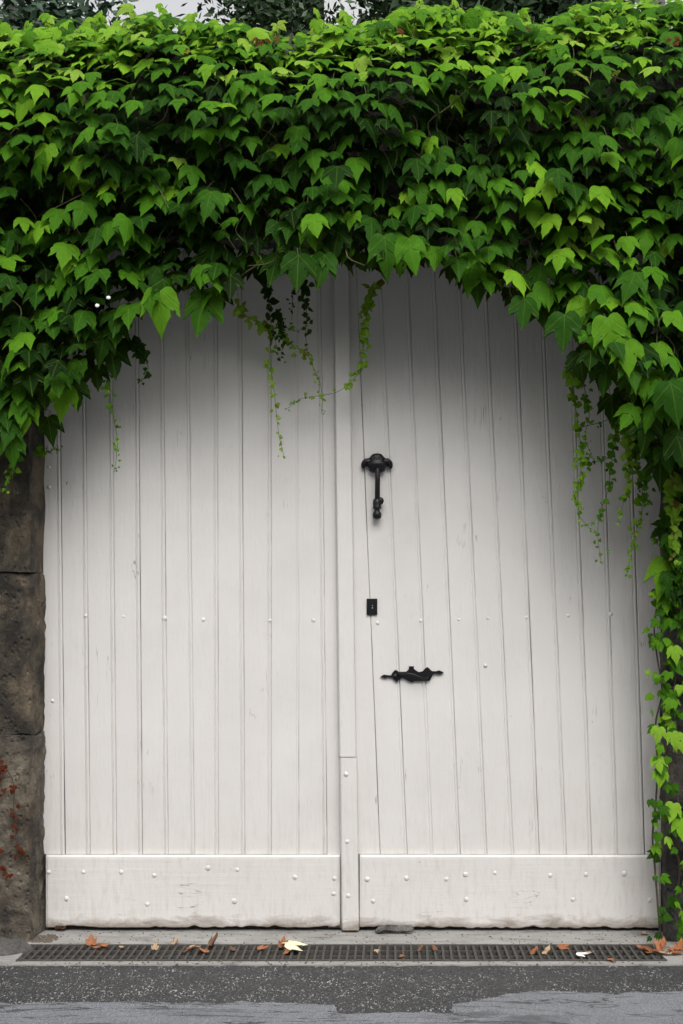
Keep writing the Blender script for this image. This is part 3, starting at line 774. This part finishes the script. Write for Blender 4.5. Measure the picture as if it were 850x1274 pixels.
vine([(344, 385), (351, 400), (352, 425), (349, 448)], -.26, 'bushy dark little vine tip in the cluster left of the batten', .2, 1.4, (.016, .034))
vine([(160, 425), (172, 432), (182, 448), (184, 462), (176, 474)], -.34, 'dark curled vine sprig at the upper left of the gate', .2, 1.3, (.02, .04))
vine([(712, 446), (713, 475), (715, 500), (721, 540), (723, 582), (719, 605), (718, 622), (720, 640), (734, 658)], -.34, 'leftmost of the long vines over the right gate leaf', .52, 1.5, (.018, .036))
vine([(724, 470), (731, 500), (733, 520), (728, 545), (738, 570)], -.36, 'short side vine beside the leftmost long vine on the right leaf', .45, 1.2)
vine([(772, 500), (768, 525), (765, 547), (760, 582), (756, 612), (746, 639), (744, 671), (748, 697)], -.32, 'second long vine from the left over the right gate leaf', .42, 1.4, (.018, .038))
vine([(720, 532), (738, 528), (752, 524), (768, 515)], -.33, 'thin bare vine linking two long vines at the right', .4, .5)
vine([(733, 576), (745, 574), (757, 570)], -.33, 'tiny lower vine link between two long vines at the right', .4, .9)
vine([(788, 498), (786, 530), (790, 552), (794, 582), (799, 610), (798, 642), (790, 665), (787, 684), (779, 716)], -.34, 'lowest reaching vine over the right gate leaf, ending right of centre seam', .50, 1.6, (.020, .040))
vine([(778, 505), (782, 540), (784, 570), (783, 596), (776, 625), (768, 650)], -.38, 'pale bushy vine just left of the lowest reaching one', .60, 1.7, (.022, .042))
vine([(806, 540), (808, 570), (804, 600), (806, 630)], -.40, 'bushy dark vine at the right edge of the gate', .32, 1.8, (.03, .05))
vine([(840, 590), (837, 620), (840, 650), (838, 680), (842, 705)], -.42, 'bright fine leaved vine before the right stone pier', .66, 1.6, (.026, .046))
vine([(16, 566), (15, 585), (10, 600), (8, 615)], -.42, 'short vine at the top of the left stone pier', .4, 1.0)
vine([(48, 556), (56, 562), (66, 560), (73, 556)], -.26, 'tiny sprig of ivy at the top left corner of the gate', .45, 1.2)

# ---- ivy climbing the right pier
ci = thing('climbing_ivy', (1.62, -.28, 0), 'slender ivy climbing the right pier from threshold to canopy', 'ivy')
CL = []; bm = bmesh.new()
strands = [([(822, 1168), (818, 1120), (815, 1080), (812, 1040), (816, 1000), (818, 950), (816, 900), (824, 860), (818, 820), (814, 780), (820, 740), (824, 700), (830, 640), (832, 580)], 1.2, (.028, .055)),
           ([(848, 1168), (842, 1120), (846, 1080), (838, 1040), (844, 1000), (832, 950), (830, 905), (836, 870), (842, 830), (836, 790), (832, 750), (834, 710), (842, 660), (846, 600)], 1.1, (.034, .068)),
           ([(870, 1140), (868, 1060), (862, 1000), (872, 940), (866, 880), (860, 820), (866, 760), (860, 690), (862, 600)], 1.3, (.04, .07))]
for pts, dens, sz in strands:
    P = smooth_path([at(a, b, PF-.03-.02*rnd()) for a, b in pts], 7); tube(bm, P, .005, 6, .6)
    for i, q_ in enumerate(P):
        k = 1757
        rowp = 757-(q_.z-H)/(S*(D+PF)/D)
        gap = .25 if (890 < rowp < 1000 and pts[0][0] != 822) else 1
        gap *= .5 if rowp > 1040 else 1
        for _ in range(3):
            if rnd() < .72*dens*gap*.46:
                s = random.uniform(*sz); 
                CL.append(make_leaf(q_+Vector((random.gauss(0, .026), -.02-rnd()*.05, random.gauss(0, .022))), Vector((random.gauss(0, .5), -1, random.uniform(.1, .9))), R(random.gauss(0, 32)), s, 0.50+random.gauss(0, .13), 'b' if rnd() < .8 else 's'))
# upper thicket joining the canopy
for _ in range(170):
    px = random.uniform(826, 900); py = random.uniform(570, 760)
    CL.append(make_leaf(at(px, py, PF-.05-rnd()*.12), Vector((random.gauss(0, .5), -1, random.uniform(.1, .8))), R(random.gauss(0, 30)), random.uniform(.05, .10), .30+random.gauss(0, .12)))
for px, py, s, tt in ((828, 698, .17, .66), (826, 742, .08, .6), (820, 905, .075, .8), (836, 912, .08, .78), (818, 942, .075, .78), (822, 958, .08, .74), (842, 915, .09, .8), (838, 1000, .09, .75), (846, 1020, .09, .7), (838, 805, .08, .78)):
    CL.append(make_leaf(at(px, py, PF-.10), Vector((0, -1, .5)), R(random.gauss(0, 15)), s, tt))
tag(obj('stem', bm, M_WOODY, ci), kind='stuff'); build_foliage(CL, ci)

# ---- red creeper on the left pier
rc = thing('red_creeper', at(14, 1090, PF-.02), 'thin creeper with small dark red leaves on the left stone pier', 'creeper')
bm = bmesh.new(); RL = []
for pts in ([(-6, 945), (3, 951), (14, 966), (18, 982), (17, 1010), (21, 1034), (24, 1052)], [(-8, 1056), (8, 1060), (30, 1062)], [(-6, 1076), (4, 1080), (12, 1090)], [(-4, 962), (4, 985)]):
    P = smooth_path([at(a, b, PF-.018) for a, b in pts], 5); tube(bm, P, .0028, 5, .5)
    for q_ in P:
        for _ in range(2):
            if rnd() < .5: RL.append(make_leaf(q_+Vector((random.gauss(0, .012), -.012, random.gauss(0, .012))), Vector((random.gauss(0, .6), -1, rnd())), R(random.gauss(0, 50)), random.uniform(.012, .028), .985, 's'))
obj('stem', bm, M_WOODY, rc); leaf_stuff('foliage', RL, rc)

# ---- fallen leaves
def dead_leaf_material(name, a, b_): return simple_noise_material(name, a, b_, 60, .7, .3)
DM = {'orange': dead_leaf_material('orange_dead_leaf', (.20, .065, .022), (.36, .14, .055)), 'brown': dead_leaf_material('brown_dead_leaf', (.09, .04, .02), (.19, .085, .04)),
      'pale': dead_leaf_material('pale_dead_leaf', (.62, .58, .38), (.78, .74, .55)), 'tan': dead_leaf_material('tan_dead_leaf', (.30, .19, .10), (.46, .32, .20)), 'white': dead_leaf_material('white_dead_leaf', (.6, .58, .55), (.8, .78, .74))}
FG = 'fallen autumn leaves before the gate'
FALL = [(72, 1158, 'brown', 20, 1, 0, 'curled brown leaf against the gate beside the left pier'),
 (114, 1176, 'orange', 15, 0, 70, 'upright orange leaf near the left end of the grate'), (125, 1180, 'orange', 17, 1, 10, 'flat orange leaf right of the upright one near the left end of the grate'),
 (152, 1180, 'tan', 8, 0, 10, 'tiny tan leaf scrap on the left part of the grate'), (193, 1182, 'tan', 10, 0, 60, 'small upright tan leaf scrap left of the brown leaf cluster'),
 (219, 1174, 'tan', 13, 1, 35, 'tan leaf behind the grate, just left of the brown cluster'), (234, 1184, 'brown', 11, 1, 0, 'brown scrap at the left of the leaf cluster'),
 (243, 1180, 'tan', 13, 1, 20, 'tan leaf on the grate touching the brown cluster'), (253, 1184, 'orange', 16, 1, 20, 'orange brown leaf lying in the middle of the left cluster'),
 (267, 1176, 'brown', 18, 1, 65, 'tall curled brown leaf standing at the right of the left cluster'), (290, 1182, 'brown', 9, 0, 10, 'small brown leaf alone right of the left cluster'),
 (328, 1182, 'orange', 14, 1, 25, 'orange leaf left of the large cream leaf'), (352, 1179, 'orange', 14, 0, 75, 'upright orange leaf touching the large cream leaf'),
 (358, 1186, 'orange', 14, 1, 10, 'flat orange leaf in front of the large cream leaf'), (366, 1181, 'pale', 27, 0, 8, 'large cream coloured leaf lying on the grate'),
 (469, 1186, 'tan', 8, 0, 0, 'tiny tan leaf under the middle batten on the grate'), (500, 1191, 'orange', 8, 0, 0, 'tiny orange leaf at the concrete edge below the mortar lump'),
 (524, 1183, 'brown', 10, 1, 50, 'small brown leaf just right of the mortar lump'), (540, 1182, 'brown', 10, 1, 50, 'second small brown leaf right of the mortar lump'),
 (666, 1186, 'orange', 16, 1, 35, 'curled orange leaf on the right part of the grate'), (681, 1186, 'tan', 16, 1, 40, 'curled tan leaf right of the curled orange one'),
 (701, 1180, 'orange', 16, 0, 15, 'flat orange red leaf on the rear rail of the grate'), (725, 1189, 'white', 15, 0, 5, 'whitish leaf lying on the front of the grate'),
 (734, 1187, 'tan', 9, 1, 20, 'small tan leaf against the whitish leaf'), (761, 1196, 'orange', 9, 0, 0, 'small orange leaf on the concrete lip near the right'),
 (802, 1163, 'tan', 11, 0, 5, 'pinkish tan leaf at the foot of the right gate edge'), (801, 1183, 'orange', 19, 1, 30, 'orange leaf at the left of the pile near the right pier'),
 (824, 1178, 'orange', 19, 1, 50, 'tallest orange leaf of the pile near the right pier'), (836, 1185, 'orange', 20, 1, 20, 'front orange leaf of the pile near the right pier'),
 (847, 1181, 'orange', 20, 1, 40, 'orange leaf of the pile cut by the right picture edge'),
 (812, 1187, 'brown', 15, 1, 15, 'brown leaf lying lowest at the left of the pile near the right pier'), (818, 1184, 'orange', 18, 1, 60, 'orange leaf standing second from the left in the right hand pile'),
 (829, 1188, 'tan', 16, 1, 20, 'tan leaf in front of the tallest orange leaf of the pile'), (843, 1188, 'orange', 17, 1, 10, 'flat orange leaf lying lowest at the right of the pile')]
for i, (px, py, m_, wpx, curl, stand, lab) in enumerate(FALL):
    co, uv, F = SHAPES[i % 12]; co = co.copy(); s = wpx*S*.9
    co[:, 1] -= .45
    if curl:
        cr = random.uniform(1.6, 3.0); a_ = co[:, 0]*cr*1.6; co[:, 2] = co[:, 2]+(1-np.cos(a_))/(cr*1.6); co[:, 0] = np.sin(a_)/(cr*1.6)
        co[:, 2] += .5*co[:, 1]**2
    co *= s; me = bpy.data.meshes.new('fallen_leaf'); me.from_pydata([tuple(v) for v in co], [], F); me.materials.append(DM[m_])
    for p in me.polygons: p.use_smooth = True
    o = link('fallen_leaf', me); o.rotation_euler = (R(stand)*.8, R(random.uniform(-10, 10)), rnd()*6.28 if stand < 30 else random.uniform(-.8, .8))
    o.location = (0, 0, 0); bpy.context.view_layer.update()
    zmin = min((o.matrix_basis @ v.co).z for v in me.vertices)
    gy = ground_y(py); o.location = (at(px, 0, gy).x, gy, -zmin+.003)
    tag(o, lab, 'fallen leaf', FG)
# two white flecks added to stand for bright sky through the ivy
M_SKY_FLECK = simple_noise_material('sky_gap_fleck', (.75, .75, .75), (.9, .9, .9), 50)
for px, py, lab in ((121, 380, 'lower of two small white flecks standing for sky through the ivy at left'), (135, 370, 'upper of two small white flecks standing for sky through the ivy at left')):
    bm = bmesh.new(); p = at(px, py, -.86); 
    bmesh.ops.create_icosphere(bm, subdivisions=2, radius=.009)
    for v in bm.verts: v.co = Vector((v.co.x*(1+.4*nz(v.co.x, v.co.z, 0, 90, px)), v.co.y*.25+v.co.x*.2, v.co.z*(1+.5*nz(v.co.z, v.co.x, 3, 90, px))))+p
    tag(obj('sky_gap_fleck', bm, M_SKY_FLECK, None, True), lab, 'fleck', 'white sky flecks in the ivy')

# ---------------------------------------------------------------- unseen house behind the camera, added to block low sky light
M_WALLH = simple_noise_material('pale_render', (.42, .44, .45), (.55, .56, .56), 3)
M_WALLO = stone_material('added_house_stone', (.07, .065, .055), (.12, .11, .095), (.17, .16, .14))
M_ROOF = simple_noise_material('slate_roof', (.06, .065, .07), (.11, .11, .12), 6)
M_GLASS = simple_noise_material('window_glass', (.03, .035, .04), (.05, .055, .06), 2, .1, 0)
ho = thing('house', (0, OPP, -.16), 'stone fronted house added unseen across the road to block low sky light', 'house')
bm = bmesh.new(); box(bm, -14, 14, OPP-7, OPP, -.16, OPH); obj('wall', bm, M_WALLO, ho)
bm = bmesh.new()
v = [bm.verts.new(p) for p in ((-14.4, OPP+.3, OPH+.01), (14.4, OPP+.3, OPH+.01), (14.4, OPP-7.3, OPH+.01), (-14.4, OPP-7.3, OPH+.01), (-14.4, OPP-3.5, OPH+2.6), (14.4, OPP-3.5, OPH+2.6))]
for q_ in ((0, 1, 5, 4), (2, 3, 4, 5), (0, 4, 3), (1, 2, 5), (0, 3, 2, 1)): bm.faces.new([v[i] for i in q_])
obj('roof', bm, M_ROOF, ho)
for i in range(9):
    for j in range(3):
        x = -12+i*3; z = 1.0+j*3.0
        bm = bmesh.new(); box(bm, x-.55, x+.55, OPP+.002, OPP+.05, z, z+1.7); wf = obj('window', bm, M_WALLH, ho)
        bm = bmesh.new(); box(bm, x-.46, x+.46, OPP+.051, OPP+.06, z+.09, z+1.6); obj('pane', bm, M_GLASS, wf)

# ---------------------------------------------------------------- trees and house behind the wall
def tree_leaf_material(name, a, b_):
    m, t, b = mat(name, .6); q = NB(t)
    n_ = q.noise(q.pos(), 3.5, 4, .6); n2 = q.noise(q.pos(), 40, 3)
    q.l(q.mix(.5, q.ramp(n_, [(.3, a), (.7, b_)]), q.ramp(n2, [(.3, a), (.7, b_)])), b.inputs['Base Color']); return m
M_TL = tree_leaf_material('dark_evergreen_leaf', (.010, .026, .008), (.035, .085, .022))
M_TL2 = tree_leaf_material('blue_green_leaf', (.010, .032, .014), (.035, .085, .035))
def tree(name, x, y, h, rx, crown_z, crown_h, n, m, label, lsize=.09, seed=0, group='trees behind the wall', droop=0):
    rg = random.Random(seed); t = thing(name, (x, y, 0), label, 'tree' if name != 'shrub' else 'shrub', group)
    bm = bmesh.new(); P = [Vector((x+rg.gauss(0, .05), y, -.1)), Vector((x, y, h*.3)), Vector((x+rg.gauss(0, .1), y, h*.6)), Vector((x+rg.gauss(0, .1), y, h*.97))]
    tube(bm, smooth_path(P, 5), h*.022+.03, 9, .25)
    ends = []
    for k in range(26):
        f = rg.uniform(.0, .95); z0 = crown_z+crown_h*f*.8-crown_h*.05; a = rg.uniform(0, 6.28); rr = rx*math.sin(math.pi*min(1, max(.12, f*.9+.08)))**.6*rg.uniform(.6, 1)
        e = Vector((x+math.cos(a)*rr, y+math.sin(a)*rr, z0+crown_h*.16-droop*rr)); s0 = Vector((x, y, z0-.2*rr)); m_ = (s0+e)/2+Vector((0, 0, .1*rr))
        tube(bm, smooth_path([s0, m_, e], 3), .02+.012*h/5, 5, .3); ends += [m_, e, (m_+e)/2]
    obj('trunk', bm, M_BARK, t)
    bm = bmesh.new()
    for k in range(n):
        c_ = rg.choice(ends); sp = .16*rx+.12
        p = c_+Vector((rg.gauss(0, sp), rg.gauss(0, sp), rg.gauss(0, sp*.8))); s = lsize*rg.uniform(.6, 1.3)
        u = Vector((rg.gauss(0, 1), rg.gauss(0, 1), rg.gauss(0, .6))).normalized(); v = u.cross(Vector((rg.gauss(0, 1), rg.gauss(0, 1), rg.gauss(0, 1)))).normalized()
        a = [bm.verts.new(p+u*s), bm.verts.new(p+v*s*.4+u*s*.3), bm.verts.new(p-u*s), bm.verts.new(p-v*s*.4+u*s*.1)]
        bm.faces.new(a)
    tag(obj('crown', bm, m, t), kind='stuff')
    return t
def wx(px, y): return (px-425)*S*(D+y)/D
tree('evergreen_tree', wx(568, 4), 4, 9.2, .80, 3.9, 4.6, 26000, M_TL, 'dark dense evergreen tree rising behind the middle of the ivy', .055, 1)
tree('evergreen_tree', wx(665, 4.6), 4.6, 9.5, .8, 4.0, 4.8, 22000, M_TL, 'dark evergreen tree behind the ivy, right of the dense middle one', .055, 2)
tree('evergreen_tree', wx(345, 3.5), 3.5, 8.0, .42, 3.8, 3.4, 11000, M_TL, 'slimmer dark tree behind the ivy left of centre', .04, 3)
tree('evergreen_tree', wx(835, 5), 5, 8.6, 1.3, 3.4, 2.9, 14000, M_TL2, 'dark tree behind the ivy at the right edge of the picture', .055, 6)
tree('shrub', wx(20, 2), 2, 6.0, .75, 3.9, 1.9, 13000, M_TL2, 'dark blue green shrub behind the ivy at the left edge', .042, 4, 'shrubs behind the wall')
tree('shrub', wx(52, 2.4), 2.4, 5.7, .4, 4.2, 1.5, 7000, M_TL2, 'dark blue green shrub behind the ivy, second from the left edge', .04, 5, 'shrubs behind the wall')
# pale house glimpsed between the trees
hy = 13.0; hx = wx(735, hy)
hs_ = thing('house', (hx, hy, -.16), 'pale grey house glimpsed between the dark trees behind the wall', 'house')
bm = bmesh.new(); box(bm, hx-4.2, hx+4.2, hy, hy+7, -.16, 12.4); obj('wall', bm, M_WALLH, hs_)
bm = bmesh.new()
v = [bm.verts.new(p) for p in ((hx-4.6, hy-.4, 12.41), (hx+4.6, hy-.4, 12.41), (hx+4.6, hy+7.4, 12.41), (hx-4.6, hy+7.4, 12.41), (hx-4.6, hy+3.5, 15.5), (hx+4.6, hy+3.5, 15.5))]
for q_ in ((0, 1, 5, 4), (2, 3, 4, 5), (0, 4, 3), (1, 2, 5), (0, 3, 2, 1)): bm.faces.new([v[i] for i in q_])
obj('roof', bm, M_ROOF, hs_)
for i in range(3):
    for j in range(4):
        x = hx-2.8+i*2.8; z = 1.4+j*2.85
        bm = bmesh.new(); box(bm, x-.5, x+.5, hy-.04, hy-.002, z, z+1.6); wf = obj('window', bm, M_WALLH, hs_)
        for sx in (-1, 1):
            for sz in (0, 1):
                bm = bmesh.new(); box(bm, x+sx*.23-.19, x+sx*.23+.19, hy-.055, hy-.042, z+.08+sz*.75, z+.75+sz*.75); obj('pane', bm, M_GLASS, wf)
